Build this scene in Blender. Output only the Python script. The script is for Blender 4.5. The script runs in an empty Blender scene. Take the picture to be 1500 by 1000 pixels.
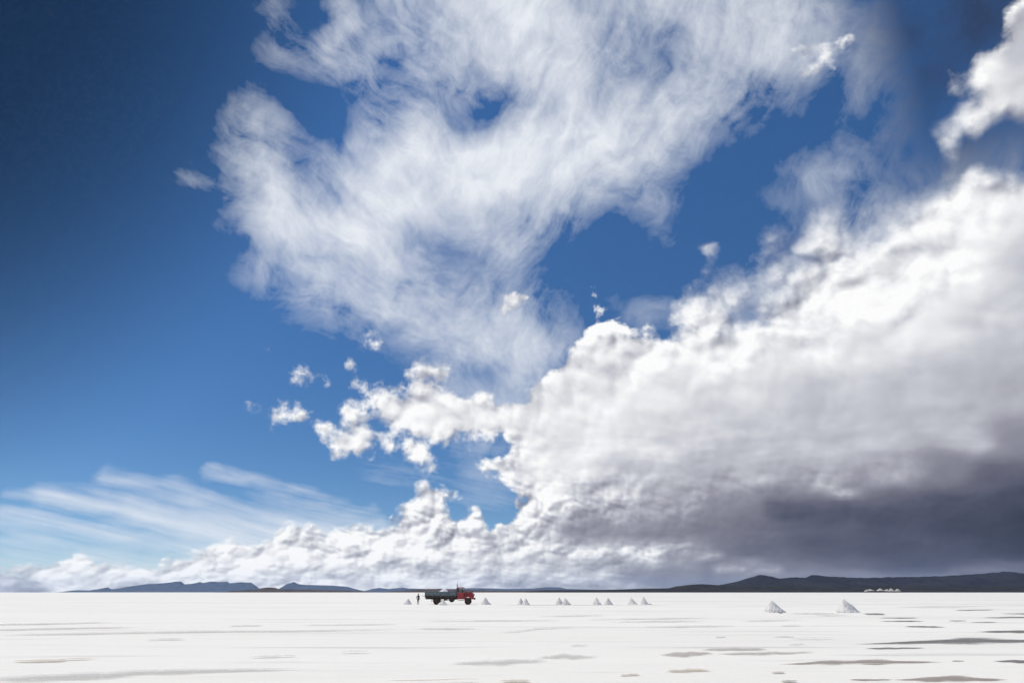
import bpy, math, random
import numpy as np

# ------------------------------------------------------------------ camera
sc = bpy.context.scene
COL = sc.collection
CAM_H = 1.8
F = 1000.0                      # focal length in pixels of the 1500 x 1000 photograph
PITCH = math.atan(0.3670)       # horizon at y = 867
cam_d = bpy.data.cameras.new('camera')
cam_d.sensor_width = 36.0
cam_d.lens = 24.0
cam_d.clip_start = 0.5
cam_d.clip_end = 400000.0
cam = bpy.data.objects.new('camera', cam_d)
COL.objects.link(cam)
cam.location = (0, 0, CAM_H)
cam.rotation_euler = (math.pi / 2 + PITCH, 0, 0)
sc.camera = cam

# ------------------------------------------------------------------ render set-up
sc.render.engine = 'CYCLES'
sc.view_settings.view_transform = 'Standard'
sc.view_settings.look = 'None'
sc.view_settings.exposure = 0.0
sc.view_settings.gamma = 1.0
sc.view_settings.use_curve_mapping = False
sc.cycles.use_adaptive_sampling = True
sc.cycles.adaptive_threshold = 0.015
sc.cycles.adaptive_min_samples = 12
sc.cycles.use_denoising = True
sc.cycles.max_bounces = 6
sc.cycles.diffuse_bounces = 3
sc.cycles.volume_bounces = 1

# ------------------------------------------------------------------ sun
SUN_EL = math.radians(62.0)
SUN_AZ = math.radians(-72.0)    # from the view direction, to the left
sun_dir = (math.sin(SUN_AZ) * math.cos(SUN_EL), math.cos(SUN_AZ) * math.cos(SUN_EL), math.sin(SUN_EL))
sun_d = bpy.data.lights.new('sun', 'SUN')
sun_d.energy = 3.25
sun_d.angle = math.radians(0.53)
sun_d.color = (1.0, 0.95, 0.88)
sun = bpy.data.objects.new('sun', sun_d)
COL.objects.link(sun)
sun.location = (-40, 60, 90)
from mathutils import Vector
sun.rotation_euler = Vector(sun_dir).to_track_quat('Z', 'Y').to_euler()

# ------------------------------------------------------------------ node helpers
class NT:
    """Small builder: every method adds a node and returns its output socket."""
    def __init__(self, tree):
        self.t = tree
    def _in(self, sock, v):
        if isinstance(v, bpy.types.NodeSocket):
            self.t.links.new(v, sock)
        elif v is not None:
            sock.default_value = v
    def node(self, kind, ins=None, out=0, **kw):
        n = self.t.nodes.new(kind)
        for k, v in kw.items():
            setattr(n, k, v)
        for k, v in (ins or {}).items():
            self._in(n.inputs[k], v)
        return n.outputs[out] if out is not None else n
    def m(self, op, a, b=None, c=None, clamp=False):
        ins = {0: a}
        if b is not None: ins[1] = b
        if c is not None: ins[2] = c
        return self.node('ShaderNodeMath', ins, operation=op, use_clamp=clamp)
    def add(self, a, b): return self.m('ADD', a, b)
    def sub(self, a, b): return self.m('SUBTRACT', a, b)
    def mul(self, a, b): return self.m('MULTIPLY', a, b)
    def mad(self, a, b, c): return self.m('MULTIPLY_ADD', a, b, c)
    def vm(self, op, a, b=None, c=None, scale=None):
        ins = {0: a}
        if b is not None: ins[1] = b
        if c is not None: ins[2] = c
        n = self.node('ShaderNodeVectorMath', ins, out=None, operation=op)
        if scale is not None: self._in(n.inputs['Scale'], scale)
        return n.outputs['Value'] if op in ('LENGTH', 'DOT_PRODUCT', 'DISTANCE') else n.outputs[0]
    def mr(self, v, a, b, c=0.0, d=1.0, smooth=True):
        return self.node('ShaderNodeMapRange', {0: v, 1: a, 2: b, 3: c, 4: d}, interpolation_type='SMOOTHSTEP' if smooth else 'LINEAR', clamp=True)
    def mix(self, f, a, b):
        return self.m('MULTIPLY_ADD', f, self.sub(b, a), a)
    def mixc(self, f, a, b, blend='MIX'):
        n = self.node('ShaderNodeMix', None, out=None, data_type='RGBA', blend_type=blend)
        self._in(n.inputs[0], f); self._in(n.inputs[6], a); self._in(n.inputs[7], b)
        return n.outputs[2]
    def noise(self, vec, scale, detail=4.0, rough=0.5, lac=2.0, dist=0.0, out='Fac', dims='3D', typ='FBM'):
        n = self.node('ShaderNodeTexNoise', {'Vector': vec, 'Scale': scale, 'Detail': detail, 'Roughness': rough, 'Lacunarity': lac, 'Distortion': dist},
                      out=None, noise_dimensions=dims, noise_type=typ)
        return n.outputs[out]
    def voro(self, vec, scale, detail=0.0, rough=0.5, out='Distance', feature='F1', smooth=None):
        n = self.node('ShaderNodeTexVoronoi', {'Vector': vec, 'Scale': scale, 'Detail': detail, 'Roughness': rough}, out=None, feature=feature)
        if smooth is not None and 'Smoothness' in n.inputs: n.inputs['Smoothness'].default_value = smooth
        return n.outputs[out]
    def xyz(self, v):
        n = self.node('ShaderNodeSeparateXYZ', {0: v}, out=None)
        return n.outputs[0], n.outputs[1], n.outputs[2]
    def vec(self, x, y, z):
        return self.node('ShaderNodeCombineXYZ', {0: x, 1: y, 2: z})
    def ramp(self, f, stops, interp='LINEAR'):
        n = self.node('ShaderNodeValToRGB', {0: f}, out=None)
        cr = n.color_ramp
        cr.interpolation = interp
        while len(cr.elements) > 1: cr.elements.remove(cr.elements[-1])
        cr.elements[0].position = stops[0][0]; cr.elements[0].color = (*stops[0][1], 1)
        for p, c in stops[1:]:
            e = cr.elements.new(p); e.color = (*c, 1)
        return n.outputs[0]

def lin(*rgb):
    """Display values 0-255 to scene-linear."""
    r = [((c / 255) / 12.92 if c <= 10.3 else ((c / 255 + 0.055) / 1.055) ** 2.4) for c in rgb]
    return tuple(r)

# ------------------------------------------------------------------ where the clouds stand
# The clouds' outlines were read off the photograph as directions. They are kept as bearings and
# elevations, so they belong to the place: a sheet of cloud fields over the sky's dome.
AZ0, AZ1, NAZ = -50.0, 50.0, 241
EL1, NEL = 54.0, 66
EXPO = 1.35
az_nodes = np.linspace(AZ0, AZ1, NAZ)
el_nodes = EL1 * (np.arange(NEL) / (NEL - 1)) ** EXPO
AZ, EL = np.meshgrid(np.radians(az_nodes), np.radians(el_nodes))
_x, _y, _z = np.sin(AZ) * np.cos(EL), np.cos(AZ) * np.cos(EL), np.sin(EL)
_cp, _sp = math.cos(PITCH), math.sin(PITCH)
_d = _y * _cp + _z * _sp
_u = -_y * _sp + _z * _cp
PX, PY = 750 + F * _x / np.maximum(_d, .05), 500 - F * _u / np.maximum(_d, .05)

def sdf(pts):
    """Signed distance in photograph pixels to a closed outline, positive inside."""
    p = np.array(pts, float)
    inside = np.zeros(PX.shape, bool)
    dist = np.full(PX.shape, 1e9)
    for (x0, y0), (x1, y1) in zip(p, np.roll(p, -1, axis=0)):
        ex, ey = x1 - x0, y1 - y0
        t = np.clip(((PX - x0) * ex + (PY - y0) * ey) / (ex * ex + ey * ey + 1e-9), 0, 1)
        dist = np.minimum(dist, np.hypot(PX - x0 - t * ex, PY - y0 - t * ey))
        if y0 != y1:
            hit = ((y0 > PY) != (y1 > PY)) & (PX < (x1 - x0) * (PY - y0) / (y1 - y0) + x0)
            inside ^= hit
    return np.where(inside, dist, -dist)

def sstep(a, b, v):
    t = np.clip((v - a) / (b - a), 0, 1)
    return t * t * (3 - 2 * t)

def blob(x, y, rx, ry, ang=0.0):
    a = math.radians(ang)
    dx, dy = PX - x, PY - y
    u, v = dx * math.cos(a) + dy * math.sin(a), -dx * math.sin(a) + dy * math.cos(a)
    return np.exp(-((u / rx) ** 2 + (v / ry) ** 2))

def stroke(pts, w):
    """Soft line through the points."""
    dist = np.full(PX.shape, 1e9)
    for (x0, y0), (x1, y1) in zip(pts[:-1], pts[1:]):
        ex, ey = x1 - x0, y1 - y0
        t = np.clip(((PX - x0) * ex + (PY - y0) * ey) / (ex * ex + ey * ey), 0, 1)
        dist = np.minimum(dist, np.hypot(PX - x0 - t * ex, PY - y0 - t * ey))
    return np.exp(-(dist / w) ** 2)

# --- fibrous high cloud: one great swirl, and thin streaks low in the sky
swirl = [(360,128),(332,180),(326,228),(342,268),(322,296),(346,322),(366,356),(362,402),(402,436),(452,466),(502,488),(560,500),(622,514),
         (662,534),(720,566),(790,590),(860,560),(862,500),(836,446),(806,402),(818,362),(852,334),(902,304),(946,292),(978,318),(992,286),(966,244),
         (1012,204),(1100,164),(1172,142),(1236,92),(1262,0),(1300,-160),(1200,-300),(500,-300),(470,-120),(530,-10),(498,24),(486,62),(404,58),(386,74),(412,98),
         (438,102),(430,118),(456,142),(492,168),(522,192),(502,232),(484,242),(444,204),(424,172),(404,140)]
ci = 0.60 * sstep(-56, 104, sdf(swirl))
ci += 0.46 * blob(740, 240, 220, 60, -8) + 0.32 * blob(560, 300, 80, 130, 40) + 0.30 * blob(420, 320, 50, 110, -15) + 0.32 * blob(770, 30, 80, 80)
ci += 0.26 * blob(690, 500, 160, 40, 18) + 0.26 * blob(940, 180, 150, 36, -30) + 0.22 * blob(480, 85, 60, 30, 15) + 0.22 * blob(1120, 70, 90, 40, -45) + 0.12 * blob(640, 240, 120, 70)
ci -= 0.26 * blob(655, 385, 75, 50, 25) + 0.16 * blob(620, 345, 45, 60, -20) + 0.24 * blob(715, 410, 80, 34, 25)
ci -= 0.40 * blob(715, 160, 62, 30, 0) + 0.30 * blob(690, 185, 40, 26) + 0.40 * blob(568, 92, 26, 15, 20) + 0.30 * blob(965, 50, 55, 46, 10)
ci -= 0.34 * blob(448, 262, 22, 60, -25) + 0.3 * blob(500, 290, 30, 16) + 0.25 * blob(470, 375, 50, 14, 10) + 0.22 * blob(590, 425, 90, 14, 22)
ci -= 0.30 * blob(620, 130, 90, 50, 10) + 0.25 * blob(930, 110, 60, 60, -20) + 0.25 * blob(480, 130, 60, 50, 30) + 0.2 * blob(1040, 120, 90, 40, -35)
ci = np.clip(ci, 0, 1)
ci = np.maximum(ci, 0.26 * stroke([(270, 260), (330, 285)], 14))
ci = np.maximum(ci, 0.20 * blob(395, 20, 40, 50))
ci = np.maximum(ci, 0.55 * stroke([(505, 0), (520, 20), (470, 60)], 22))
ci = np.maximum(ci, 0.75 * sstep(10, -30, np.abs(PX - 1050) * .6 + np.abs(PY - 462)) )
# low streaks on the left
lowst = 0.72 * sstep(-30, 40, sdf([(130, 742), (300, 735), (420, 735), (480, 742), (560, 765), (640, 800), (560, 830), (300, 830), (240, 795), (180, 770)]))
for pts, w, a in (([(300, 690), (372, 702), (460, 728), (560, 760)], 10, .55), ([(150, 700), (260, 718), (360, 742), (480, 775)], 12, .58), ([(-60, 752), (60, 762), (220, 786), (420, 822)], 17, .72), ([(60, 728), (200, 746), (340, 766), (520, 806)], 17, .80), ([(250, 700), (300, 708)], 6, .35),
                  ([(0, 718), (40, 726), (70, 732)], 6, .42), ([(0, 764), (60, 774), (190, 790)], 14, .50), ([(130, 722), (190, 734)], 5, .25),
                  ([(0, 792), (90, 798), (200, 808)], 10, .42), ([(60, 770), (200, 785), (330, 800)], 9, .4), ([(510, 727), (550, 733)], 4, .35),
                  ([(130, 736), (250, 752), (330, 775), (420, 800)], 10, .40), ([(575, 716), (600, 718)], 4, .3), ([(30, 680), (70, 690)], 8, .14)):
    lowst = np.maximum(lowst, 0.72 * a * stroke(pts, w))
ci = np.maximum(ci, lowst)
ci = np.maximum(ci, 0.52 * sstep(770, 860, PY) * sstep(1000, 500, PX))
# thin veils between the heaps
for x, y, rx, ry, an, a in ((760, 590, 120, 50, 10, .55), (600, 690, 90, 20, 8, .28), (700, 655, 60, 25, 0, .35), (720, 700, 60, 40, 0, .30), (1230, 260, 120, 60, -30, .26),
                            (1340, 80, 110, 120, 0, .60), (1420, 230, 100, 60, -20, .55), (1470, 20, 130, 130, 0, .80), (1100, 420, 90, 50, -30, .25), (960, 460, 60, 30, 0, .22),
                            (1280, 320, 70, 50, -35, .40), (1000, 350, 90, 40, -40, .10)):
    ci = np.maximum(ci, a * blob(x, y, rx, ry, an))

# --- heaped cloud: field is 0.5 on the outline
def heap(pts, soft):
    return 0.5 + np.clip(sdf(pts) / soft, -1, 1) * 0.5

main = [(512,573),(545,569),(580,580),(600,573),(612,559),(640,553),(690,574),(735,587),(762,584),(768,567),(784,551),(812,534),(834,498),(852,500),(870,480),(890,468),
        (907,469),(916,486),(930,482),(960,488),(980,492),(998,488),(1018,483),(1060,480),(1095,472),(1118,470),(1200,420),(1300,340),(1360,292),(1394,264),(1430,259),(1467,257),(1560,262),
        (1900,300),(1900,900),(700,900),(715,772),(722,771),(736,761),(747,746),(752,730),(755,716),(740,706),(700,705),(685,692),(681,679),(702,675),(738,668),(752,655),
        (735,642),(715,646),(690,655),(672,650),(660,660),(640,656),(618,652),(600,648),(580,641),(562,626),(548,611),(532,592)]
bank = [(-500,836),(-120,826),(-40,838),(0,832),(30,838),(60,823),(76,826),(95,812),(106,808),(122,811),(136,819),(150,826),(166,823),(176,818),(184,826),(200,828),(213,824),(226,831),(250,823),
        (280,811),(292,801),(312,790),(340,783),(352,784),(366,792),(386,786),(400,787),(416,775),(426,763),(442,762),(456,766),(472,773),(490,776),(512,770),(522,765),(536,766),(560,773),
        (576,765),(582,750),(600,736),(612,723),(611,710),(625,704),(642,704),(656,712),(663,720),(672,725),(665,734),(658,739),(668,752),(680,750),(690,744),(700,746),(706,758),(716,771),
        (760,775),(800,900),(-500,900)]
frag = [[(462,619),(480,621),(492,625),(502,632),(518,622),(504,602),(512,597),(530,609),(537,625),(560,635),(566,645),(550,653),(542,660),(549,666),(535,668),(515,660),(505,667),(484,667),(479,651),(479,636)],
        [(590,655),(610,650),(628,655),(622,668),(634,682),(618,682),(604,672),(592,668)],
        [(560,650),(568,646),(578,652),(575,660),(562,660)],
        [(428,543),(446,545),(470,556),(500,562),(498,569),(470,563),(445,556),(428,552)],
        [(355,588),(380,590),(385,596),(372,602),(356,594)],[(396,602),(412,604),(422,610),(400,611)],[(434,606),(446,606),(458,612),(452,617),(436,612)],
        [(376,500),(388,502),(398,508),(382,508)],[(505,516),(512,518),(515,530),(507,526)],[(507,540),(516,543),(520,549),(508,545)],[(526,500),(540,498),(546,504),(530,506)],
        [(596,556),(614,545),(626,533),(640,540),(664,546),(650,556),(630,562)],
        [(864,436),(874,422),(884,420),(886,432),(894,448),(886,458),(866,458),(860,448)],[(846,402),(858,399),(870,402),(856,407)],
        [(730,470),(736,452),(752,442),(774,440),(790,448),(780,460),(756,462),(740,474)],[(1038,358),(1048,360),(1044,366)]]
right = [(1374,122),(1384,110),(1412,100),(1416,80),(1432,72),(1446,80),(1462,70),(1472,58),(1478,40),(1492,20),(1510,0),(1700,-60),(1800,120),(1560,190),(1502,178),(1482,166),(1466,176),(1436,186),(1420,196),(1394,186),
         (1388,172),(1396,160),(1420,150),(1432,140),(1424,128),(1406,116),(1386,136)]
soft = [[(992,448),(1012,436),(1060,421),(1090,440),(1094,466),(1100,452),(1118,424),(1134,396),(1150,374),(1174,366),(1200,338),(1240,322),(1256,346),(1270,330),(1294,357),(1304,332),(1322,312),(1360,291),(1500,280),
         (1500,560),(1100,540),(1000,500)],
        [(1360,196),(1378,188),(1388,196),(1366,206)],[(1366,238),(1380,226),(1392,224),(1384,236)],[(1398,252),(1416,246),(1436,250),(1410,258)]]
fil = [stroke([(1162, 72), (1190, 62), (1220, 54), (1248, 46)], 10), stroke([(1164, 114), (1170, 98), (1196, 86), (1222, 84), (1246, 70)], 11), stroke([(1166, 116), (1186, 108), (1205, 96), (1220, 102)], 9)]

cu = heap(main, 32)
cu = np.maximum(cu, heap(bank, 22))
for f in frag[:12] + frag[15:]: cu = np.maximum(cu, np.clip(heap(f, 20) + .12, 0, .74))
for f in frag[12:15]: cu = np.maximum(cu, np.clip(heap(f, 20) + .05, 0, .62))
cu = np.maximum(cu, heap(right, 28))
cu = np.maximum(cu, heap(soft[0], 90))
for f in soft[1:]: cu = np.maximum(cu, np.clip(heap(f, 20) + .08, 0, .7))
for f in fil: cu = np.maximum(cu, 0.60 * f)
# a window of rain-washed sky and breaks stays closed: behind it stands the shaft of rain

# --- how bright the heaped cloud is, read at many points (display values)
SAMP = [(540,590,250),(620,580,251),(620,620,240),(700,610,243),(760,640,240),(700,690,244),(760,700,238),(800,560,248),(850,520,250),(900,490,252),(860,600,240),(850,660,230),(800,720,228),(760,740,235),
        (900,560,238),(950,510,248),(1000,500,250),(1000,560,232),(950,620,214),(1000,640,208),(900,700,216),(880,740,200),(850,770,165),(900,785,150),(960,770,150),(1000,740,160),(1000,700,185),(1050,600,208),(1050,530,244),(1080,500,250),
        (1100,560,226),(1100,640,196),(1100,700,178),(1060,750,130),(1100,770,112),(1050,790,118),(1150,480,247),(1200,440,244),(1200,520,232),(1200,580,206),(1200,640,196),(1200,700,176),(1200,740,128),(1200,770,92),(1200,800,82),
        (1100,810,96),(1300,360,244),(1300,450,240),(1300,520,215),(1300,580,194),(1300,640,190),(1300,690,170),(1300,730,112),(1300,760,80),(1300,800,76),(1400,280,244),(1400,400,238),(1400,500,218),(1400,580,190),(1420,640,192),(1400,690,135),
        (1400,740,84),(1400,780,68),(1450,800,64),(1460,700,95),(1480,640,140),(1500,560,172),(1500,740,56),(1500,800,56),(1500,270,225),(1500,360,205),(1500,450,200),(1440,330,235),(1460,520,190),(1440,560,182),
        (1050,825,112),(1090,832,150),(1130,840,120),(1200,836,116),(1260,842,112),(1350,842,96),(1400,845,88),(1450,838,108),(1500,840,100),(1020,800,150),(950,800,178),(1000,815,150),(980,840,125),(900,820,175),(900,850,160),
        (600,720,250),(640,715,250),(640,760,236),(690,760,238),(560,790,236),(500,785,238),(430,780,242),(340,800,240),(290,820,232),(105,820,238),(60,840,222),(180,835,225),(250,845,215),(400,830,214),(500,825,205),(600,810,212),
        (700,800,215),(800,790,205),(750,820,196),(820,830,188),(650,840,196),(500,850,200),(350,850,205),(150,855,190),(30,858,175),(0,845,200),(700,858,188),(900,862,155),(800,862,170),
        (1440,110,232),(1480,80,190),(1500,140,205),(1400,120,236),(1420,180,222),(1470,130,225),(1200,90,240),(480,640,248),(540,640,248),(440,550,242),(760,450,248),(875,440,250),(1560,200,170),(1700,600,120),(1700,780,60),(-100,845,200)]
wsum = np.zeros(PX.shape); vsum = np.zeros(PX.shape)
for x, y, v in SAMP:
    if x > 1300 and y > 735: v *= 0.92
    elif y < 560 and x > 800: v = min(254, v * 1.03)
    elif y > 780 and x < 1000: v = min(250, v * 1.05)
    w = 1.0 / (((PX - x) * .75) ** 2 + ((PY - y) * 1.15) ** 2 + 500.0) ** 1.9
    wsum += w; vsum += w * v
br = vsum / wsum / 255.0
# sunlit rims and breaks in the storm's lower edge, then its darkest shelf
def paint(mask, v, a=1.0):
    global br
    k = np.clip(mask * a, 0, 1)
    br = br * (1 - k) + v / 255.0 * k
paint(stroke([(1130, 748), (1220, 757), (1330, 752), (1500, 735)], 12), 78, .6)
paint(stroke([(1050, 834), (1100, 828), (1140, 833)], 7), 185, .8)
paint(stroke([(1110, 846), (1190, 838), (1300, 848), (1400, 850)], 9), 138, .75)
paint(stroke([(1400, 842), (1500, 830)], 9), 128, .7)
paint(stroke([(1160, 790), (1300, 800), (1420, 800)], 16), 88, .5)
paint(stroke([(920, 804), (990, 803), (1050, 812)], 6), 205, .8)
paint(blob(1424, 640, 30, 10, 10), 210, .7); paint(blob(1230, 722, 26, 8, 15), 206, .8); paint(blob(1300, 690, 50, 12), 186, .6)
paint(blob(1410, 605, 34, 12, 25), 200, .5)
paint(stroke([(830, 772), (880, 782), (960, 778), (1060, 772)], 13), 132, .75)
paint(stroke([(720, 800), (800, 806), (880, 808), (960, 812)], 9), 226, .7)
paint(stroke([(600, 850), (760, 846), (900, 842)], 8), 214, .6)
paint(stroke([(1150, 748), (1300, 752), (1500, 738)], 16), 76, .55)

# ------------------------------------------------------------------ sky
world = bpy.data.worlds.new('World')
sc.world = world
world.use_nodes = True
wt = world.node_tree
wt.nodes.clear()
N = NT(wt)
D = N.node('ShaderNodeTexCoord', out='Generated')
dx, dy, dz = N.xyz(D)
az = N.m('ARCTAN2', dx, dy)
el = N.m('ARCSINE', N.m('MINIMUM', N.m('MAXIMUM', dz, -0.99), 0.99))
elc = N.m('MAXIMUM', el, 0.0)

sky_n = N.node('ShaderNodeTexSky', out=None, sky_type='NISHITA', sun_disc=False)
sky_n.sun_elevation = SUN_EL
sky_n.sun_rotation = SUN_AZ
sky_n.altitude = 3650.0
sky_n.air_density = 1.0
sky_n.dust_density = 0.2
sky_n.ozone_density = 3.0

# detail noises: small billows low in the sky, larger ones overhead
low = N.mr(el, math.radians(4), math.radians(17))
farv = N.vm('MULTIPLY', D, (1.0, 1.0, 1.5))
wn_hi = N.noise(D, 5.0, 7.0, 0.52, out='Color')
wn_lo = N.noise(farv, 15.0, 5.0, 0.5, out='Color')
wn = N.mixc(low, wn_lo, wn_hi)
wv = N.vm('SUBTRACT', wn, (0.5, 0.5, 0.5))
wxx, wyy, wzz = N.xyz(wv)
amp = N.mr(el, 0.0, math.radians(25), math.radians(1.0), math.radians(5.0), smooth=False)

# clouds
def lookup(azv, elv, channels):
    """Read the cloud fields (three at a time) at a bearing and an elevation."""
    u = N.mr(azv, math.radians(AZ0), math.radians(AZ1), smooth=False)
    deg = N.m('MULTIPLY', elv, 180 / math.pi)
    acc = None
    for i in range(NEL):
        cn = wt.nodes.new('ShaderNodeRGBCurve')
        mp = cn.mapping
        mp.extend = 'HORIZONTAL'
        for c, field in enumerate(channels):
            cv = mp.curves[c]
            row = np.clip(field[i], 0, 1)
            cv.points[0].location = (0.0, float(row[0])); cv.points[1].location = (1.0, float(row[-1]))
            for j in range(1, NAZ - 1):
                # points only where the row bends
                if abs(row[j] - .5 * (row[j - 1] + row[j + 1])) > 2e-4 or j % 12 == 0:
                    p = cv.points.new(j / (NAZ - 1), float(row[j]))
                    p.handle_type = 'VECTOR'
            cv.points[0].handle_type = 'VECTOR'; cv.points[-1].handle_type = 'VECTOR'
        mp.update()
        wt.links.new(N.vec(u, u, u) if i == 0 else uvec[0], cn.inputs[1])
        if i == 0:
            uvec = [cn.inputs[1].links[0].from_socket]
            acc = cn.outputs[0]
        else:
            t = N.mr(deg, float(el_nodes[i - 1]), float(el_nodes[i]), smooth=False)
            acc = N.mixc(t, acc, cn.outputs[0])
    n = N.node('ShaderNodeSeparateColor', {0: acc}, out=None)
    return n.outputs[0], n.outputs[1], n.outputs[2]

azw = N.mad(wxx, amp, az)
elw = N.m('MAXIMUM', N.mad(wyy, N.mul(amp, 0.8), elc), 0.0)
f_ci, f_cu, f_br = lookup(azw, elw, (ci, cu, br))

# beyond the field of fixed clouds (behind and overhead) broken cloud goes on
away = N.m('MAXIMUM', N.mr(N.m('ABSOLUTE', az), math.radians(52), math.radians(95)), N.mr(el, math.radians(52), math.radians(75)))
big = N.noise(D, 2.2, 3.0, 0.5)
f_ci = N.mix(away, f_ci, N.mr(big, .42, .75, 0, .7))
f_cu = N.mix(away, f_cu, N.mr(big, .35, .65, .25, .55))
f_br = N.mix(away, f_br, 0.88)

# heaped cloud: rounded cells eroded by fine noise, read twice to know where they turn to the sun
zs = N.mad(N.sub(1.0, N.m('POWER', math.e, N.mul(dz, -1 / 0.05))), 0.05, N.mul(dz, 1.1))   # cells lie flatter towards the horizon
SD = N.vec(dx, dy, zs)
def cells(v):
    d1 = N.noise(v, 14.0, 4.0, 0.55, out='Color')
    hi = N.voro(N.vm('MULTIPLY_ADD', d1, (0.05, 0.05, 0.05), v), 12.0, 2.0, 0.5)
    lo = N.voro(N.vm('MULTIPLY_ADD', d1, (0.032, 0.032, 0.032), v), 29.0, 2.0, 0.5)
    return N.sub(0.6, N.mix(low, lo, hi))
b0 = cells(SD)
step = N.mix(low, 0.007, 0.014)
b1 = cells(N.vm('ADD', SD, N.vm('SCALE', (-0.55, -0.1, 0.83), scale=step)))
relief = N.sub(b0, b1)
fb = N.sub(N.noise(SD, 30.0, 8.0, 0.60), 0.5)

# soft, drawn-out rims on the storm's high right shoulder, crisp ones elsewhere
softk = N.mul(N.mr(az, math.radians(8), math.radians(20)), N.mul(N.mr(el, math.radians(14), math.radians(24)), N.mr(el, math.radians(37), math.radians(32))))
ragged = N.mul(N.mr(f_cu, 0.80, 0.66), N.mr(az, math.radians(0), math.radians(-6)))
ragged = N.m('MAXIMUM', ragged, N.mul(N.mul(N.mr(el, math.radians(33), math.radians(37)), N.mr(az, math.radians(18), math.radians(24))), N.mr(f_cu, 1.0, 0.7, 0.35, 0.8)))
wid = N.mix(softk, N.mix(ragged, 0.075, 0.20), 0.26)
fb = N.mad(N.mul(N.sub(N.noise(SD, 70.0, 5.0, 0.6), 0.5), 0.7), ragged, fb)
fld = N.mad(b0, N.mix(softk, 0.34, 0.16), N.mad(fb, N.mix(softk, 0.90, 0.44), f_cu))
a_cu = N.mul(N.mr(fld, N.sub(0.5, wid), N.add(0.5, wid)), N.mr(f_cu, 0.10, 0.28))

# shade inside the cloud: puffs where it is bright and broken, smooth where it is thick and dark
thick = N.mr(f_cu, 0.72, 1.0)
flat = N.mul(N.mul(thick, N.mr(el, math.radians(5.5), math.radians(10))), N.mr(f_br, 0.90, 0.985, 1.0, 0.42))
con = N.mul(N.mul(N.mix(flat, 1.0, 0.17), N.mr(el, math.radians(0.3), math.radians(8.0), 0.42, 1.0)), N.mr(f_br, 0.52, 0.90, 0.06, 1.0, smooth=False))
shade = N.mad(N.mul(relief, 0.75), con, f_br)
shade = N.mad(N.mul(b0, 0.16), con, shade)
shade = N.mad(N.mul(fb, 0.18), con, shade)
shade = N.mad(N.sub(N.noise(SD, 7.0, 5.0, 0.55), 0.5), N.mix(flat, 0.06, 0.20), shade)
# rows of flat bases and sunlit tops in the distant bank
rows = N.noise(N.vec(N.mad(wxx, 1.2, N.mul(az, 9.0)), N.mad(wyy, 2.0, N.mul(el, 44.0)), 0.0), 1.0, 3.0, 0.5)
patch = N.noise(SD, 21.0, 4.0, 0.5)
inbank = N.mul(N.sub(1.0, low), N.mr(f_cu, 0.55, 0.95))
shade = N.mad(N.mul(N.sub(rows, 0.46), 0.62), N.mul(inbank, N.mr(f_br, 0.50, 0.84, 0.10, 1.0, smooth=False)), shade)
shade = N.mad(N.mul(N.sub(patch, 0.46), 0.50), N.mul(inbank, N.mr(f_br, 0.50, 0.84, 0.06, 1.0, smooth=False)), shade)
shade = N.m('MINIMUM', N.m('MAXIMUM', shade, 0.0), 1.0)
cu_col = N.ramp(shade, [(0.16, lin(36, 38, 49)), (.31, lin(74, 76, 94)), (.43, lin(104, 104, 119)), (.62, lin(153, 153, 165)), (.78, lin(195, 197, 205)), (.9, lin(230, 231, 234)), (1.0, lin(253, 253, 253))])

# fibrous cloud: noise combed along two winds, broken by fine noise
sw = N.vm('SUBTRACT', N.noise(D, 3.2, 4.0, 0.55, out='Color'), (.5, .5, .5))
flat2 = N.vm('MULTIPLY_ADD', sw, (0.22, 0.22, 0.0), N.vec(az, el, 0.0))
def comb(deg, along, across, seed):
    r = N.node('ShaderNodeVectorRotate', {0: flat2, 3: math.radians(deg)}, rotation_type='Z_AXIS')
    return N.noise(N.vm('MULTIPLY_ADD', r, (along, across, 1.0), (seed, 0.0, 0.0)), 1.0, 7.0, 0.62)
fibA = comb(22, 3.4, 24.0, 3.0)
fibB = comb(-48, 3.4, 20.0, 9.0)
fib = N.mix(N.mr(az, math.radians(-14), math.radians(4)), fibA, fibB)
fine = N.noise(flat2, 21.0, 9.0, 0.66)
keep2 = flat2
flat2 = N.vm('MULTIPLY_ADD', sw, (0.06, 0.03, 0.0), N.vec(az, el, 0.0))
fibC = comb(11, 3.2, 52.0, 5.0)
flat2 = keep2
fib = N.mix(low, fibC, fib)
mot = N.noise(flat2, 8.0, 6.0, 0.58)
fmix = N.mad(N.sub(fib, .5), N.mix(low, 1.9, 1.15), N.mul(N.sub(fine, .5), N.mix(low, 0.3, 1.1)))
fmix = N.mad(N.sub(mot, .5), N.mul(low, 1.0), fmix)
a_ci = N.mr(N.mad(fmix, N.mr(f_ci, 0.0, 0.4, 0.14, 0.92, smooth=False), f_ci), 0.10, 1.10, smooth=False)
a_ci = N.m('MULTIPLY', N.m('POWER', a_ci, 0.82), 0.97)
veil_dark = N.mul(N.mr(az, math.radians(29), math.radians(37)), N.mr(el, math.radians(22), math.radians(32)))   # anvil shade and lens falloff painted into this veil's colour
ci_col = N.mixc(veil_dark, (*lin(234, 238, 244), 1), (*lin(50, 64, 94), 1))

skyc = sky_n.outputs[0]
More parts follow.
